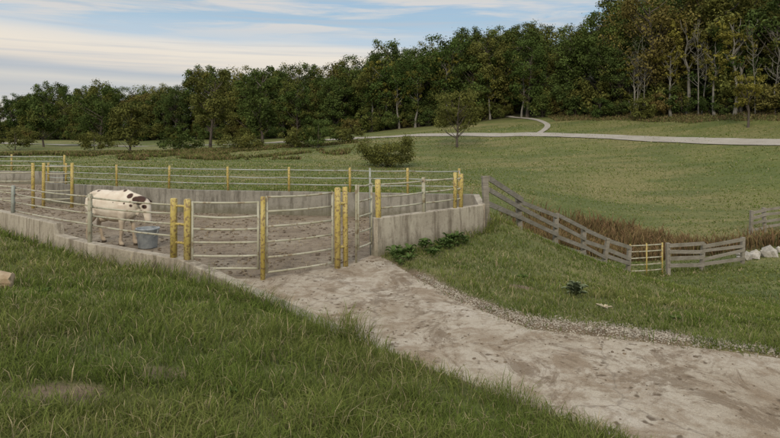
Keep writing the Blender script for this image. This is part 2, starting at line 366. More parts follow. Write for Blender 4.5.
bp=[(2.1,17.7),(.55,17.96),(-1.26,18.28),(-3.24,18.63),(-5.3,18.99),(-7.49,19.66),(-9.75,20.7),(-12.2,21.84),(-13.1,22.25)]
for i,(x,y) in enumerate(bp): post(A,x,y,.7,1.52,.04,0)
for i in range(len(bp)-1):
    for z in (.98,1.2,1.44): rail(A,(*bp[i],z),(*bp[i+1],z),.017,2)
A.obj('pipe_fence',MF,True)
A=Acc()
for x,y in ((-12.55,20.4),(-12.25,20.5),(-11.3,20.6),(-15.4,20.4),(-19,22.5)): post(A,x,y,-.05,1.58,.055,0)
for z in (.35,.65,.95,1.25,1.5):
    rail(A,(-12.55,20.4,z),(-15.4,20.4,z),.02,1); rail(A,(-15.4,20.4,z),(-19,22.5,z),.02,1)
    rail(A,(-12.25,20.5,z-.03),(-11.3,20.6,z-.03),.02,1)
for x,y in ((-17.4,31),(-21,32.2),(-25,33.3),(-29,34.5)): post(A,x,y,.6,1.6,.05,0)
for z in (1.,1.25,1.5): rail(A,(-17.4,31,z),(-29,34.5,z),.022,2)
A.obj('pipe_fence',MF,True)

# ------------------------------------------------------------ wooden fences
def wfence(name,P,nb=4,hh=1.2,bw=.075):
    A=Acc()
    for i,(x,y,zt) in enumerate(P):
        g=h1(x,y); lx,ly=rng.normal(size=2)*.04
        A.add(box((x+lx/2,y+ly/2,(zt+g-.2)/2),(.07,.01,0),(-.01,.07,0),(lx,ly,(zt-g+.2)/2)))
    for i in range(len(P)-1):
        p=np.array(P[i]);q=np.array(P[i+1]); d=q-p; L=np.hypot(d[0],d[1]); nv=np.array([d[1],-d[0],0])/L
        for b in range(nb):
            zo=-.07-b*hh*.88/(nb-.6); j0,j1=rng.normal(size=2)*.045
            a_=p+nv*.085+np.array([0,0,zo+j0])-d*.02; c_=q+nv*.085+np.array([0,0,zo+j1])+d*.02
            A.add(box((a_+c_)/2,(c_-a_)/2,nv*.016,(0,0,bw*rng.uniform(.85,1.1))))
    return A.obj(name,[M_wood])
wfence('wooden_fence',[(2.5,15,1.47),(3.8,17,.78),(5.5,19.3,-.04),(7.0,21,-.76),(8.3,22.5,-1.4),(9.85,24,-2.03)],4,1.25)
wfence('wooden_fence',[(11.75,24.5,-1.95),(13.6,25.3,-2.1),(15.8,26,-1.95)],4,1.1)
wfence('wooden_fence',[(19.6,31.5,h1(19.6,31.5)+1.35),(20.6,31.9,h1(20.6,31.9)+1.35),(24,33,h1(24,33)+1.35),(28,34,h1(28,34)+1.3)],4,1.25)
A=Acc()
for z in (.2,.45,.72,1.,1.25): rail(A,(9.98,24.1,-3.25+z),(11.5,24.5,-3.25+z),.025,1)
for x,y in ((9.98,24.1),(10.75,24.3),(11.5,24.5)): A.add(tube([(x,y,-3.4),(x,y,-1.93)],[.035]*2,8),0)
A.obj('farm_gate',MF,True)

# ------------------------------------------------------------ stones
def ico():
    bm=bmesh.new(); bmesh.ops.create_icosphere(bm,subdivisions=1,radius=1); V=np.array([tuple(v.co) for v in bm.verts]); T=np.array([[v.index for v in f.verts] for f in bm.faces]); bm.free(); return V,T
IV,IT=ico()
def stones(name,px,py,pz,size,mat,flatk=.6,smooth=False):
    N=len(px); R=rng.uniform(.65,1.25,(N,len(IV),1)); V=IV[None]*R
    sc=rng.uniform(.6,1.3,(N,1,3)); sc[:,:,2]*=flatk; V=V*sc*np.asarray(size)[:,None,None]
    th=rng.uniform(0,6.28,N); c,s=np.cos(th)[:,None],np.sin(th)[:,None]
    x=V[...,0]*c-V[...,1]*s; y=V[...,0]*s+V[...,1]*c
    V=np.stack([x+px[:,None],y+py[:,None],V[...,2]+pz[:,None]],-1)
    T=(IT[None]+np.arange(N)[:,None,None]*len(IV)).reshape(-1,3)
    return build_mesh(name,V.reshape(-1,3),T,[mat],smooth=smooth)
L=[(.5,10.2)]+GR+[(5,6.2)]
N=6500; k=rng.uniform(0,1,N)**.8*5; ki=np.minimum(k.astype(int),4); f=k-ki; L=np.array(L)
spread=np.interp(k,[0,1,2,3,4,5],[.05,.09,.17,.26,.14,.06])
gxp=L[ki,0]*(1-f)+L[ki+1,0]*f+rng.normal(size=N)*spread; gyp=L[ki,1]*(1-f)+L[ki+1,1]*f+rng.normal(size=N)*spread
stones('gravel',gxp,gyp,np.maximum(H(gxp,gyp),0)+.006,rng.uniform(.004,.014,N),M_gravel)
N=4200; u=rng.uniform(-3,7,N); v=rng.uniform(2.5,11.5,N); ok=inpoly(u,v,DRIVE)&((nz(u,v,1.3)>.1)|(rng.random(N)<.25)); u=u[ok];v=v[ok]
stones('dirt_clods',u,v,np.full(len(u),.012),rng.uniform(.003,.013,len(u))*rng.choice([1,1,1,1,2.2],len(u)),M_clod,.35)
N=9000; u=rng.uniform(-26,2.5,N); v=rng.uniform(9.9,30,N); ok=inpoly(u,v,PEN)&(sdist(u,v,PEN)<-.15)&(nz(u,v,1.1)>-.25); u=u[ok];v=v[ok]
stones('dirt_clods',u,v,np.full(len(u),.01),rng.uniform(.015,.055,len(u)),M_clod,.4)
N=16; u=17.6+rng.normal(size=N)*.8; v=27.2+rng.normal(size=N)*.4
stones('rock_pile',u,v,H(u,v)+.12,rng.uniform(.15,.34,N),M_rock,.8)

# ------------------------------------------------------------ grass
def blades(name,px,py,pz,h,w,lean,colr,mat=M_grass,tipk=1.25):
    N=len(px); th=rng.uniform(0,6.283,N); la=rng.uniform(0,6.283,N)
    s=np.stack([np.cos(th),np.sin(th),np.zeros(N)],-1)*(w/2)[:,None]; ld=np.stack([np.cos(la),np.sin(la),np.zeros(N)],-1)
    p=np.stack([px,py,pz],-1); up=np.array([0,0,1.])
    m=p+up*(h*.55)[:,None]+ld*(h*lean*.35)[:,None]; tp=p+up*(h*(1-.35*lean))[:,None]+ld*(h*lean)[:,None]
    V=np.stack([p+s,p-s,m+s*.85,m-s*.85,tp],1)
    T=np.array([(0,1,3),(0,3,2),(2,3,4)])[None]+np.arange(N)[:,None,None]*5
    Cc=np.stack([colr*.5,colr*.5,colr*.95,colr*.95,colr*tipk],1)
    return build_mesh(name,V.reshape(-1,3),T.reshape(-1,3),[mat],Cc.reshape(-1,3),smooth=False)
def gcol(x,y,N):
    g1=np.array([.085,.125,.026]); g2=np.array([.165,.21,.048]); g3=np.array([.26,.235,.09]); tan=np.array([.42,.35,.2])
    a=rng.random((N,1)); c=g1*(1-a)+g2*a
    b=np.clip(nz(x,y,.9)*.7+.3,0,.85)[:,None]*rng.random((N,1)); c=c*(1-b)+g3*b
    c=c*(1+.28*np.clip(nz(x+3,y+8,2.3),-1,1))[:,None]
    d=(rng.random(N)<.08+.12*(nz(x+5,y,1.7)>.45))[:,None]; return np.where(d,tan,c)
def excl(x,y):
    return (sdist(x,y,DRIVE)<-.06)|(sdist(x,y,PEN)<.12)
def field(name,N,r0,r1,amax,hfun,wk,wmin,cm=1.):
    r=np.exp(rng.uniform(math.log(r0),math.log(r1),N)); a_=rng.uniform(-amax,amax,N); x=r*np.sin(a_); y=r*np.cos(a_)
    keep=~excl(x,y)
    keep&= rng.random(N)>dirtmask(x,y)*.9
    keep&= (sdist(x,y,FW+[(-.5,7.1)],False)>.12)
    keep&= (sdist(x,y,RW[:2],False)>.1)
    keep&= rng.random(N)<np.clip(.65+.5*nz(x,y,3.5),.25,1)
    keep&= rng.random(N)>weedmask(x,y)*.7
    x=x[keep];y=y[keep];r=r[keep]; z=H(x,y)-.005
    h=hfun(x,y,r); w=np.maximum(wmin,r*wk)*rng.uniform(.6,1.5,len(x)); c=gcol(x,y,len(x))*cm
    blades(name,x,y,z,h,w,rng.uniform(.15,1.2,len(x)),c)
TUFT=[(-2.05,4.55),(-1.3,5.2),(-3.4,5.2),(.2,4.9),(-4.6,6.6),(-3.,6.6),(1.0,5.1),(-2.9,7.6),(-1.2,6.3),(-5.6,8.6),(-.4,4.1),(-3.6,3.9),(3.6,9.4),(4.6,10.6),(2.2,11.4)]
def hf(x,y,r):
    h=.09+.11*np.clip(.5+.6*nz(x,y,1.6),0,1.3)+.06*nz(x+3,y,5.)
    h*=np.where((x>0)&(y>7),.7,1.)
    e=np.minimum(sdist(x,y,FW+[(-.5,7.1)],False),sdist(x,y,WOODF,False)); h+=.17*(1-sstep(.1,.6,e))*(1+.5*nz(x,y,2.))
    h+=.20*(1-sstep(.1,.7,sdist(x,y,RW,False)))*sstep(.4,1.6,x)*(1+.5*nz(x,y,3.))
    h+=.16*np.exp(-(((x+.45)/.5)**2+((y-6.75)/.35)**2))
    for cx,cy in TUFT: h+=.17*np.exp(-((x-cx)**2+(y-cy)**2)/.035)
    return np.maximum(h,.03)*rng.uniform(.35,1.35,len(x))
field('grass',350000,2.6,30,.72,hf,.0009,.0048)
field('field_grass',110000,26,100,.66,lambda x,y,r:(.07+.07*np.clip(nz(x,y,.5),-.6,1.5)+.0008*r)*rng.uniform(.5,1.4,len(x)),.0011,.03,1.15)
N=50000; x=rng.uniform(3,24,N); y=rng.uniform(26,38,N); k=rng.random(N)<weedmask(x,y)*1.2-.15+.25*nz(x,y,1.3); x=x[k];y=y[k]
c=np.array([.19,.115,.065])*(rng.uniform(.5,1.5,(len(x),1)))+rng.random((len(x),1))*np.array([0,.04,0])
blades('brown_weeds',x,y,H(x,y),rng.uniform(.3,1.0,len(x))*(1+.6*nz(x,y,1.)),rng.uniform(.03,.07,len(x)),rng.uniform(.1,.7,len(x)),c)
N=40000; x=rng.uniform(-50,-5,N); y=rng.uniform(66,90,N); k=(nz(x,y,.18)+.5*nz(x,y,.6)>.0); x=x[k];y=y[k]
c=np.array([.13,.14,.045])*(rng.uniform(.5,1.5,(len(x),1)))*(1+.3*nz(x,y,.3))[:,None]; c=np.where((rng.random(len(x))<.3)[:,None],np.array([.22,.16,.08]),c)
blades('tall_weeds',x,y,H(x,y),rng.uniform(.15,.6,len(x))*(1+.6*np.clip(nz(x,y,.3),-.5,1)),rng.uniform(.08,.16,len(x)),rng.uniform(.3,.9,len(x)),c)
N=40000; x=rng.uniform(28,62,N); y=rng.uniform(58,108,N); fy=np.interp(x,[p[0] for p in FR],[p[1] for p in FR]); k=(y>fy-7-4*nz(x,y,.2))&(y<fy+4); x=x[k];y=y[k]
c=np.array([.15,.15,.055])*(rng.uniform(.5,1.5,(len(x),1))); c=np.where((rng.random(len(x))<.4)[:,None],np.array([.24,.18,.09]),c)
blades('bank_brush',x,y,H(x,y),rng.uniform(.15,.6,len(x)),rng.uniform(.08,.16,len(x)),rng.uniform(.4,1.,len(x)),c)
N=160; x=rng.uniform(-6,5,N); y=rng.uniform(3.4,11,N); k=~excl(x,y)&(dirtmask(x,y)<.1); x=x[k];y=y[k]
blades('dry_stalks',x,y,H(x,y),rng.uniform(.14,.32,len(x)),np.full(len(x),.004),rng.uniform(.1,.7,len(x)),np.tile([.42,.36,.22],(len(x),1)))
N=6000; x=rng.uniform(-16,2.5,N); y=rng.uniform(10,22,N); k=inpoly(x,y,PEN)&(sdist(x,y,PEN)<-.2)&(nz(x,y,1.)>-.1); x=x[k];y=y[k]
blades('straw',x,y,np.full(len(x),.012),rng.uniform(.03,.12,len(x)),np.full(len(x),.011),rng.uniform(1.5,2.6,len(x)),np.tile([.46,.38,.23],(len(x),1)))

def rosette(A,cx,cy,cz,R,nl,c,up=.5):
    for i in range(nl):
        a_=i*2.4+rng.uniform(-.3,.3); l=R*rng.uniform(.7,1.1); e=rng.uniform(.3,1.)*up; K=6; V=[];T=[]
        for j in range(K+1):
            s=j/K; w=l*.22*math.sin(math.pi*min(1,s*.93+.05))**.8; rr=l*s*.85; z=l*(e*s*1.6-e*1.1*s*s)+.02
            for q in (-1,0,1):
                V.append((cx+rr*math.cos(a_)-q*w*math.sin(a_),cy+rr*math.sin(a_)+q*w*math.cos(a_),cz+z-(0 if q else .02)+rng.normal()*.004))
        for j in range(K):
            for q in (0,1): b=j*3+q; T+=[(b,b+1,b+4),(b,b+4,b+3)]
        A.add((np.array(V),np.array(T)),0,np.array(c)*rng.uniform(.7,1.3))
A=Acc()
for i in range(46):
    x=rng.uniform(.0,1.7); y=11.85+x*.85-rng.uniform(.1,1.1)*(1 if x<1.1 else .5); rosette(A,x,y,h1(x,y)+rng.uniform(.02,.16),rng.uniform(.07,.22),8,(.09,.135,.042),1.3)
A.obj('broadleaf_weeds',[M_weed],True)
A=Acc()
for k_ in range(4): rosette(A,2.97,9.3,h1(2.97,9.3)+.02+.05*k_,.26-.05*k_,11,(.18,.21,.12),1.1)
A.obj('mullein_plant',[M_weed],True)
A=Acc()
for x,y,r in ((-1.2,4.4,.07),(-3.8,5.3,.08),(3.9,7.9,.1),(2.4,10.5,.12),(-4.4,7.4,.09)): rosette(A,x,y,h1(x,y)+.02,r,9,(.10,.15,.045),.8)
A.obj('dandelion_plants',[M_weed],True)
A=Acc(); rosette(A,3.05,8.25,h1(3.05,8.25)+.05,.15,4,(.46,.40,.28),.5); A.obj('corn_husk',[M_weed],True)

def log():
    P=[(-5.75,7.55),(-5.5,7.6),(-5.2,7.66),(-5.02,7.7)]
    P=[(x,y,h1(x,y)+.1) for x,y in P]; V,T=tube(P,[.13,.14,.125,.10],14); V=V+rng.normal(size=V.shape)*.008
    build_mesh('cut_log',V,T,[M_log],smooth=False)
M_log=m_bark('cut_log_wood',(.33,.24,.15),(.46,.37,.25)); log()

# ------------------------------------------------------------ trees
def tree_mesh(name,seed,Ht,cr,cb,ncl,nleaf,ls,mleaf,mbark=None,lobes=.3,csz=(.16,.34)):
    r=np.random.default_rng(seed); A=Acc(); mbark=mbark or M_bark
    tp=[(0,0,-.5)]; x=y=0
    for i in range(1,7):
        x+=r.normal()*.012*Ht; y+=r.normal()*.012*Ht; tp.append((x,y,Ht*.82*i/6))
    rad=[Ht*.018*(1-.13*i) for i in range(7)]; rad[0]*=1.3; A.add(tube(tp,rad,7),0,(0,0,0))
    ph=r.uniform(0,6.28,4); CL=[]
    for i in range(ncl):
        th=r.uniform(0,6.28); s=r.uniform(-1,1); q=r.uniform(.25,1)**.5
        zc=(cb+Ht)/2+s*(Ht-cb)/2*.9*q
        prof=math.sqrt(max(0,1-((s*q)-.0-.12)**2*.95)); R=cr*prof*q*(1+lobes*math.sin(2*th+ph[0]+s*2)+lobes*.6*math.sin(3*th+ph[1]-s*3))
        cx,cy=R*math.cos(th),R*math.sin(th); cs=cr*r.uniform(*csz); CL.append((cx,cy,zc,cs))
        if i%2==0:
            zb=max(cb*.6,zc-R*.6-1); t_=min(zb/(Ht*.82),1)*6; k=min(int(t_),5); f=t_-k; b=np.array(tp[k])*(1-f)+np.array(tp[k+1])*f
            e=np.array([cx,cy,zc]); m=(b+e)/2+np.array([0,0,-.05*Ht*.3])+r.normal(size=3)*.2
            A.add(tube([b,m,e],[Ht*.007,Ht*.004,Ht*.0015],4),0,(0,0,0))
    CL=np.array(CL); ci=r.integers(0,ncl,nleaf); d=r.normal(size=(nleaf,3)); d/=np.linalg.norm(d,axis=1)[:,None]
    rr=CL[ci,3]*r.uniform(.35,1.15,nleaf)*(1+.25*r.normal(size=nleaf)*(r.random(nleaf)<.3)); P=CL[ci,:3]+d*rr[:,None]*np.array([1,1,.75])
    nrm=d+r.normal(size=(nleaf,3))*.6+np.array([0,0,.25]); nrm/=np.linalg.norm(nrm,axis=1)[:,None]
    a1=np.cross(nrm,r.normal(size=(nleaf,3))); a1/=np.linalg.norm(a1,axis=1)[:,None]; a2=np.cross(nrm,a1); s=ls*r.uniform(.5,1.4,nleaf)[:,None]
    V=np.stack([P-a1*s,P+a2*s*.6,P+a1*s,P-a2*s*.6],1).reshape(-1,3)
    T=(np.array([(0,1,2),(0,2,3)])[None]+np.arange(nleaf)[:,None,None]*4).reshape(-1,3)
    cr_=r.uniform(0,1,ncl)[ci]; lr=r.random(nleaf); ye=(r.random(ncl)[ci]<.18)*r.random(nleaf)
    Cc=np.repeat(np.stack([cr_,lr,ye],-1),4,0)
    A.V.append(V);A.T.append(T+A.n);A.n+=len(V);A.M+=[1]*len(T);A.C.append(Cc)
    return A.obj(name,[mbark,mleaf],link=False)
TM=[tree_mesh('woodland_tree_%d'%i,100+i,Ht,cr,cb,nc,11500,.18,M_leafF,None,.25,(.18,.36)) for i,(Ht,cr,cb,nc) in enumerate([(17,5.0,2.5,85),(18.5,4.7,3,85),(15.5,5.2,2,80),(19,4.4,3,80),(14,4.6,1.5,75),(17.5,5.6,2.5,95),(16,4.2,2,75)])]
SM=[tree_mesh('understory_%d'%i,200+i,5.5,3.2,.2,44,4200,.16,M_leafF) for i in range(3)]
BMY=[tree_mesh('thin_tree_%d'%i,260+i,15,2.6,5,30,1500,.17,M_leafY,M_pale,.3,(.12,.28)) for i in range(2)]
wood=bpy.data.objects.new('woodland',None); col.objects.link(wood)
def inst(me,x,y,s,name,parent=wood,z=None,zs=1.):
    o=bpy.data.objects.new(name,me); o.location=(x,y,(h1(x,y) if z is None else z)-.1); o.rotation_euler=(0,0,rng.uniform(0,6.28)); o.scale=(s*rng.uniform(.9,1.1),s*rng.uniform(.9,1.1),s*zs*rng.uniform(.93,1.07)); col.objects.link(o); o.parent=parent; return o
P=np.array(FR,float); seg=np.hypot(*np.diff(P,axis=0).T); S=np.r_[0,np.cumsum(seg)]
for row,off in enumerate([3,9,16,25,36,50,66]):
    st=(5.6,6,6.5,7.5,8.5,9,10)[row]
    for u in np.arange(rng.uniform(0,5),S[-1],st):
        x=np.interp(u,S,P[:,0]); y=np.interp(u,S,P[:,1]); k=min(np.searchsorted(S,u,side='right')-1,len(P)-2); k=max(k,0); t_=(P[k+1]-P[k])/seg[k]; nn=np.array([-t_[1],t_[0]]); 
        if nn[1]<0: nn=-nn
        if row>2 and x<-40: continue
        px=x+nn[0]*off+rng.normal()*1.3; py=y+nn[1]*off+rng.normal()*1.3
        if px>150 or px<-170: continue
        uu=390+580*px/py
        if uu>960 and row<4: continue
        s=np.interp(uu,[0,60,120,200,300,450,540,600,700,780],[.62,.76,.90,.96,.98,.96,.94,1.0,1.08,1.12])*rng.uniform(.78,1.14)
        inst(TM[rng.integers(len(TM))],px,py,s,'woodland_tree')
for off in (-.5,4,10):
    for u in np.arange(rng.uniform(0,2),S[-1],3.6):
        x=np.interp(u,S,P[:,0])+rng.normal()*.8; y=np.interp(u,S,P[:,1])+off+rng.normal()*1.2
        if off<0 and abs(x-25)<2.2: continue
        inst(SM[rng.integers(3)],x,y,rng.uniform(.45,1.0)*(1 if off<0 else 1.2),'woodland_shrub')
def bare_mesh(seed,Ht):
    r=np.random.default_rng(seed); A=Acc(); tp=[(0,0,-.4)];x=y=0
    for i in range(1,8): x+=r.normal()*.15;y+=r.normal()*.15; tp.append((x,y,Ht*i/7))
    A.add(tube(tp,[Ht*.008*(1-.125*i) for i in range(8)],6))
    for i in range(26):
        t_=r.uniform(2.2,6.8); k=int(t_); f=t_-k; b=np.array(tp[k])*(1-f)+np.array(tp[k+1])*f; a_=r.uniform(0,6.28); l=Ht*.2*r.uniform(.4,1)*(1.2-t_/9)
        m=b+np.array([math.cos(a_)*l*.5,math.sin(a_)*l*.5,l*.45]); e=m+np.array([math.cos(a_)*l*.4,math.sin(a_)*l*.4,l*.7])+r.normal(size=3)*.2
        A.add(tube([b,m,e],[.045,.03,.012],4))
        for j in range(3):
            q=m+(e-m)*r.random(); A.add(tube([q,q+r.normal(size=3)*l*.25+np.array([0,0,l*.25])],[.02,.008],3))
    return A.obj('bare_tree',[M_pale],link=False)
BM=[bare_mesh(300+i,h) for i,h in enumerate((14,16,12))]
for i in range(26):
    x=rng.uniform(38,56) if i%4 else rng.uniform(-5,30); y=np.interp(x,[p[0] for p in FR],[p[1] for p in FR])+rng.uniform(-1.5,2.5)
    inst(BM[i%3] if i%2 else BMY[i%4//2],x,y,rng.uniform(.7,1.05),'thin_tree')
def single(name,x,y,Ht,cr,cb,nc,nl,ls,ml,seed,lobes=.25):
    me=tree_mesh(name,seed,Ht,cr,cb,nc,nl,ls,ml,lobes=lobes); o=bpy.data.objects.new(name,me); o.location=(x,y,h1(x,y)-.05); col.objects.link(o)
def ux(u,d): return (u-390)/580*d
single('deciduous_tree',ux(457,76),76,8.6,3.6,2.0,40,4600,.14,M_leafO,11)
single('deciduous_tree',ux(130,88),88,8.2,3.2,.8,40,6500,.16,M_leafO,12)
single('deciduous_tree',ux(210,94),94,13.6,3.4,2.5,50,7000,.18,M_leafO,13,.3)
single('deciduous_tree',ux(262,90),90,13.6,4.0,2.0,60,9000,.18,M_leafD,14,.3)
single('deciduous_tree',ux(44,112),112,10.2,3.9,1.5,45,7000,.2,M_leafD,15)
single('deciduous_tree',ux(100,120),120,13,4.3,2,50,7000,.2,M_leafD,16)
single('deciduous_tree',ux(748,72),72,8.0,1.9,2,26,2000,.15,M_leafY,17)
single('shrub',ux(388,58),58,3.1,2.8,.1,60,11000,.08,M_leafO,18,.08)
single('shrub',ux(318,84),84,4.2,2.6,.1,26,3500,.13,M_leafD,19)
single('shrub',ux(297,86),86,3.0,2.6,.1,26,3000,.13,M_leafO,20)
single('shrub',ux(15,100),100,4.2,3.0,.1,26,3000,.14,M_leafO,21)
single('shrub',ux(95,98),98,3.4,3.4,.1,26,3000,.14,M_leafO,22)
single('shrub',ux(345,90),90,2.6,2.4,.1,26,3000,.14,M_leafO,23)
single('shrub',ux(180,92),92,3.0,3.4,.1,26,3000,.14,M_leafD,24)
single('shrub',ux(240,88),88,2.4,3.4,.1,26,3000,.14,M_leafO,25)

# ------------------------------------------------------------ cow
def loft(C,R,sides=20):
    C=np.array(C,float); n_=len(C); V=[];T=[]; side=np.array([0,1.,0])
    for i in range(n_):
        t_=C[min(i+1,n_-1)]-C[max(i-1,0)]; t_/=np.linalg.norm(t_); sd=side-t_*side.dot(t_); sd/=np.linalg.norm(sd); up=np.cross(t_,sd)
        for k in range(sides):
            a_=2*math.pi*k/sides; V.append(C[i]+sd*R[i][0]*math.cos(a_)+up*R[i][1]*math.sin(a_))
    for i in range(n_-1):
        for k in range(sides):
            a_=i*sides+k;b=i*sides+(k+1)%sides; T+=[(a_,b,b+sides),(a_,b+sides,a_+sides)]
    V.append(C[0]);V.append(C[-1]); c0=len(V)-2;c1=len(V)-1;b=(n_-1)*sides
    for k in range(sides): T.append((c0,(k+1)%sides,k)); T.append((c1,b+k,b+(k+1)%sides))
    return np.array(V),np.array(T)
def make_cow(loc,yaw):
    A=Acc()
    A.add(loft([(-.02,0,1.08),(.03,0,1.05),(.12,0,1.01),(.28,0,.96),(.5,0,.91),(.75,0,.88),(.98,0,.89),(1.15,0,.91),(1.28,0,.94),(1.38,0,.97)],
      [(.05,.06),(.15,.17),(.23,.25),(.27,.30),(.29,.335),(.30,.36),(.265,.355),(.225,.335),(.18,.27),(.11,.17)]))
    for s in (-1,1): A.add(loft([(.22,s*.12,1.18),(.30,s*.21,1.17),(.36,s*.16,1.17)],[(.05,.05),(.06,.06),(.04,.04)],10))
    A.add(loft([(.9,0,1.19),(1.1,0,1.20),(1.28,0,1.14)],[(.08,.06),(.085,.08),(.07,.07)],12))
    A.add(loft([(1.12,0,.98),(1.30,0,1.00),(1.45,0,1.01),(1.57,0,1.00),(1.62,0,.97)],[(.17,.27),(.14,.215),(.115,.165),(.10,.13),(.09,.10)]))
    A.add(loft([(1.56,0,1.09),(1.60,0,1.03),(1.645,0,.94),(1.675,0,.84),(1.70,0,.74),(1.72,0,.65),(1.735,0,.585),(1.74,0,.55)],
      [(.07,.06),(.105,.105),(.112,.13),(.09,.115),(.07,.09),(.072,.08),(.074,.075),(.05,.05)]))
    for s in (-1,1):
        A.add(loft([(1.58,s*.09,1.02),(1.56,s*.17,1.03),(1.55,s*.24,1.01),(1.55,s*.285,.98)],[(.02,.03),(.022,.055),(.02,.05),(.01,.02)],10))
        A.add(loft([(1.685,s*.085,.93),(1.70,s*.09,.90)],[(.028,.03),(.022,.02)],8))
    for s in (-1,1):
        dx=.07*s
        A.add(loft([(.16,s*.14,1.08),(.20,s*.16,.90),(.27,s*.17,.74),(.17,s*.155,.60),(.07,s*.145,.48),(.075,s*.14,.40),(.10+dx,s*.14,.24),(.12+dx,s*.14,.12),(.16+dx,s*.14,.07),(.18+dx,s*.14,0)],
          [(.10,.15),(.12,.20),(.11,.15),(.08,.10),(.052,.068),(.045,.055),(.034,.04),(.042,.048),(.046,.055),(.055,.068)],14))
        A.add(loft([(1.12,s*.15,.95),(1.13,s*.16,.78),(1.10,s*.15,.62),(1.12+dx*.4,s*.14,.50),(1.13+dx*.6,s*.135,.37),(1.12+dx*.8,s*.135,.22),(1.12+dx,s*.135,.11),(1.15+dx,s*.135,.07),(1.17+dx,s*.135,0)],
          [(.10,.15),(.10,.13),(.07,.09),(.055,.062),(.052,.056),(.035,.038),(.042,.045),(.046,.055),(.055,.065)],14))
    A.add(loft([(.30,0,.66),(.40,0,.58),(.50,0,.60)],[(.09,.08),(.12,.09),(.08,.07)],14))
    A.add(loft([(1.30,0,.80),(1.42,0,.76),(1.5,0,.86)],[(.03,.08),(.028,.07),(.025,.05)],10))
    A.add(loft([(0,0,1.16),(-.055,0,1.12),(-.08,.01,1.0),(-.085,.02,.8),(-.08,.02,.6),(-.07,.02,.48),(-.065,.02,.36)],[(.03,.03),(.026,.026),(.02,.02),(.018,.018),(.022,.022),(.038,.038),(.015,.015)],10))
    o=A.obj('cow_src',[])
    m=o.modifiers.new('r','REMESH'); m.mode='VOXEL'; m.voxel_size=.013
    m=o.modifiers.new('s','SMOOTH'); m.factor=.5; m.iterations=5
    dg=bpy.context.evaluated_depsgraph_get(); me=bpy.data.meshes.new_from_object(o.evaluated_get(dg)); bpy.data.objects.remove(o)
    N=len(me.vertices); V=np.empty(N*3,np.float32); me.vertices.foreach_get('co',V); V=V.reshape(-1,3).astype(float)
    c=np.tile(np.array([.62,.54,.435]),(N,1)); dn=nz(V[:,0]*10+V[:,1]*6,V[:,2]*10,1.)*.03
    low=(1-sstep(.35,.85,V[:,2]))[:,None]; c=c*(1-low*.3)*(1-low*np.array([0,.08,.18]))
    dark=np.zeros(N)
    for sx,sy,sz,r in [(.34,-.1,1.25,.055),(.12,-.2,1.0,.02),(.72,-.08,1.26,.045),(1.10,-.06,1.28,.065),(1.30,-.10,1.15,.07),(1.46,-.1,1.06,.09),(1.36,-.14,.93,.035),(.95,-.25,1.0,.02),(.4,.2,1.0,.15),(1.,.2,1.,.16),(1.57,-.12,1.06,.14),(1.57,.12,1.04,.14),(1.68,-.07,.92,.065),(1.68,.07,.92,.065),(1.22,-.2,.98,.03)]:
        dark=np.maximum(dark,1-sstep(r*.85,r*1.1,np.linalg.norm((V-[sx,sy,sz])*[1,.8,1.15],axis=1)+dn))
    c=c*(1-dark[:,None])+np.array([.06,.03,.022])*dark[:,None]
    muz=(1-sstep(.57,.63,V[:,2]))*(V[:,0]>1.62); c=c*(1-muz[:,None])+np.array([.16,.09,.08])*muz[:,None]
    hoof=(1-sstep(.04,.06,V[:,2]))[:,None]; c=c*(1-hoof)+np.array([.08,.06,.04])*hoof
    C4=np.ones((N,4),np.float32); C4[:,:3]=c; at=me.color_attributes.new('Col','FLOAT_COLOR','POINT'); at.data.foreach_set('color',C4.ravel())
    s=NT('cow_hide'); base=s.attr(); tc=s.n.new('ShaderNodeTexCoord'); nn=s.noise(6,6,.6,vec=tc.outputs['Object']); c_=s.mix(.35,base,s.ramp(nn,[(.3,.25),(.7,.8)]),'OVERLAY'); s.bump(s.noise(60,4,.6,vec=tc.outputs['Object']),.3,.01); s.b.inputs['Roughness'].default_value=.75; s.out(c_)
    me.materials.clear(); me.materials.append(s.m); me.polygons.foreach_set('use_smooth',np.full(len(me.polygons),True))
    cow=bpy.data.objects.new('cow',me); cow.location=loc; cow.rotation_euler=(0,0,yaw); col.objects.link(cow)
    e=NT('cow_eye'); e.b.inputs['Base Color'].default_value=(.01,.008,.006,1); e.b.inputs['Roughness'].default_value=.15
    for s_ in (-1,1):
        bm=bmesh.new(); bmesh.ops.create_uvsphere(bm,u_segments=12,v_segments=8,radius=.02); em=bpy.data.meshes.new('eye'); bm.to_mesh(em); bm.free(); em.materials.append(e.m)
        eo=bpy.data.objects.new('eye',em); eo.location=(1.69,s_*.105,.925); eo.parent=cow; col.objects.link(eo)
yaw=math.radians(-22)
CX,CY=-7.0,13.6
make_cow((CX,CY,0),yaw)
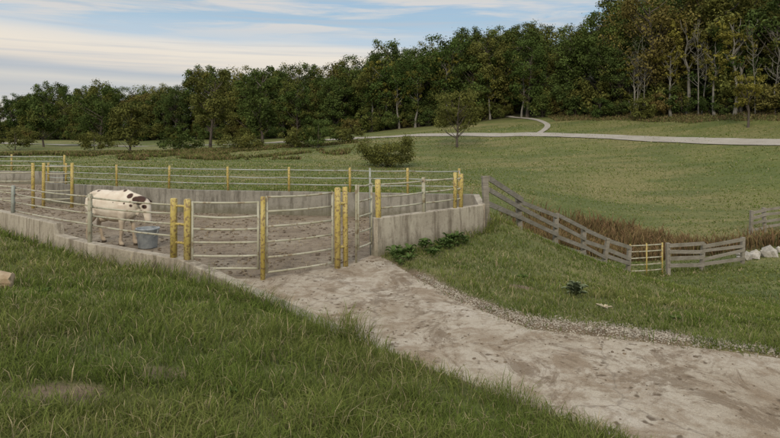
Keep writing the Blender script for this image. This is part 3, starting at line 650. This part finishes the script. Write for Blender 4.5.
def tub(x,y):
    bm=bmesh.new(); prof=[(0,.02),(.19,.0),(.2,.015),(.235,.40),(.255,.415),(.255,.44),(.235,.445),(.225,.42),(.19,.05),(0,.045)]; S_=36
    rings=[[bm.verts.new((r*math.cos(2*math.pi*k/S_),r*math.sin(2*math.pi*k/S_),z)) for k in range(S_)] if r>0 else [bm.verts.new((0,0,z))] for r,z in prof]
    for a_,b_ in zip(rings[:-1],rings[1:]):
        for k in range(S_):
            k2=(k+1)%S_
            f=([a_[k],a_[k2],b_[k2],b_[k]] if len(a_)>1 and len(b_)>1 else ([a_[0],b_[k2],b_[k]] if len(a_)==1 else [a_[k],a_[k2],b_[0]])); bm.faces.new(f)
    bmesh.ops.recalc_face_normals(bm,faces=bm.faces)
    me=bpy.data.meshes.new('feed_tub'); bm.to_mesh(me); bm.free(); me.polygons.foreach_set('use_smooth',np.full(len(me.polygons),True))
    s=NT('tub_plastic'); nn=s.noise(7,6,.7); s.b.inputs['Roughness'].default_value=.5; me.materials.append(s.out(s.ramp(nn,[(.35,(.20,.22,.23)),(.65,(.36,.38,.38))])))
    o=bpy.data.objects.new('feed_tub',me); o.location=(x,y,.004); col.objects.link(o)
    A=Acc(); K=12; A.add(tube([(x+.26*math.cos(math.pi*i/K),y-.08-.10*math.sin(math.pi*i/K)*.6,.42-.22*math.sin(math.pi*i/K)) for i in range(K+1)],[.006]*(K+1),6)); h=A.obj('handle',[M_grey],True); h.parent=o; h.matrix_parent_inverse=o.matrix_basis.inverted()
tub(CX+1.76*math.cos(yaw)-.03,CY+1.76*math.sin(yaw)-.02)

# ------------------------------------------------------------ light, sky, camera
SUN_EL=math.radians(30); AZ=math.radians(192)
sx,sy,sz=math.sin(AZ)*math.cos(SUN_EL),math.cos(AZ)*math.cos(SUN_EL),math.sin(SUN_EL)
ld=bpy.data.lights.new('sun','SUN'); ld.energy=1.8; ld.angle=math.radians(14); ld.color=(1,.89,.72)
lo=bpy.data.objects.new('sun',ld); lo.rotation_euler=Vector((sx,sy,sz)).to_track_quat('Z','Y').to_euler(); col.objects.link(lo)
w=bpy.data.worlds.new('World'); scene.world=w; w.use_nodes=True; nt=w.node_tree; nd=nt.nodes
class WT(NT):
    def __init__(s,t): s.t=t; s.n=t.nodes; s.pos=None
W=WT(nt); bg=nd['Background']; sky=nd.new('ShaderNodeTexSky'); sky.sky_type='NISHITA'; sky.sun_disc=False; sky.sun_elevation=SUN_EL; sky.sun_rotation=AZ
nt.links.new(sky.outputs[0],bg.inputs[0]); bg.inputs[1].default_value=.12
tc=nd.new('ShaderNodeTexCoord'); W.pos=tc.outputs['Generated']; sp=nd.new('ShaderNodeSeparateXYZ'); nt.links.new(W.pos,sp.inputs[0])
n1=W.noise(1.6,6,.55,vec=W.mapv(W.pos,(1.2,1.2,16)),dist=.3); n2=W.noise(2.6,7,.62,vec=W.mapv(W.pos,(1.3,1.,15)),dist=.5)
n3=W.noise(3.0,6,.6,vec=W.mapv(W.pos,(.6,.6,26)),dist=.2)
zz=W.math('ADD',sp.outputs[2],W.math('MULTIPLY',W.math('SUBTRACT',n1,.5),.04))
zz=W.math('ADD',zz,W.math('MULTIPLY',sp.outputs[0],.03))
zf=W.math('MULTIPLY',zz,2.5)
rc=W.ramp(zf,[(0.,(.68,.62,.56)),(.10,(.70,.65,.59)),(.16,(.52,.53,.55)),(.20,(.66,.63,.59)),(.235,(.48,.51,.55)),(.265,(.78,.70,.61)),(.33,(.87,.78,.66)),(.37,(.78,.74,.68)),(.405,(.52,.62,.71)),(.5,(.38,.54,.68)),(.7,(.36,.50,.67))])
rc=W.mix(W.ramp(n3,[(.5,0.),(.62,.45)]),rc,(.52,.54,.58))
cl=W.ramp(n2,[(.46,0.),(.60,.8)]); up=W.ramp(sp.outputs[2],[(.155,0.),(.19,1.)])
cc=W.mix(W.math('MULTIPLY',cl,up),rc,(.76,.70,.64))
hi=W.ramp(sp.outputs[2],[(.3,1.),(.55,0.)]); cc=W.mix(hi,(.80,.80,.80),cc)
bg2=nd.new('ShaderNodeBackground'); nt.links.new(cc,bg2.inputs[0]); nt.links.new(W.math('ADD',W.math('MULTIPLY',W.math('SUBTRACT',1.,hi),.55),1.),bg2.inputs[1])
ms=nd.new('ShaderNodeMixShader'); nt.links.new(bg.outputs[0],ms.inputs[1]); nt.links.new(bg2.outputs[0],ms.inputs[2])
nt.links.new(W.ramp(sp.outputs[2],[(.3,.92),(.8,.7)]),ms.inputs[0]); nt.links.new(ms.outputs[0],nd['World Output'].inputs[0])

cam=bpy.data.cameras.new('camera'); cam.lens=36*580/780; cam.sensor_width=36; cam.shift_y=-79/780; cam.clip_end=3000
co=bpy.data.objects.new('camera',cam); co.location=(0,0,2.4); co.rotation_euler=(math.pi/2,0,0); col.objects.link(co); scene.camera=co
scene.view_settings.view_transform='Standard'; scene.view_settings.look='None'; scene.view_settings.exposure=0
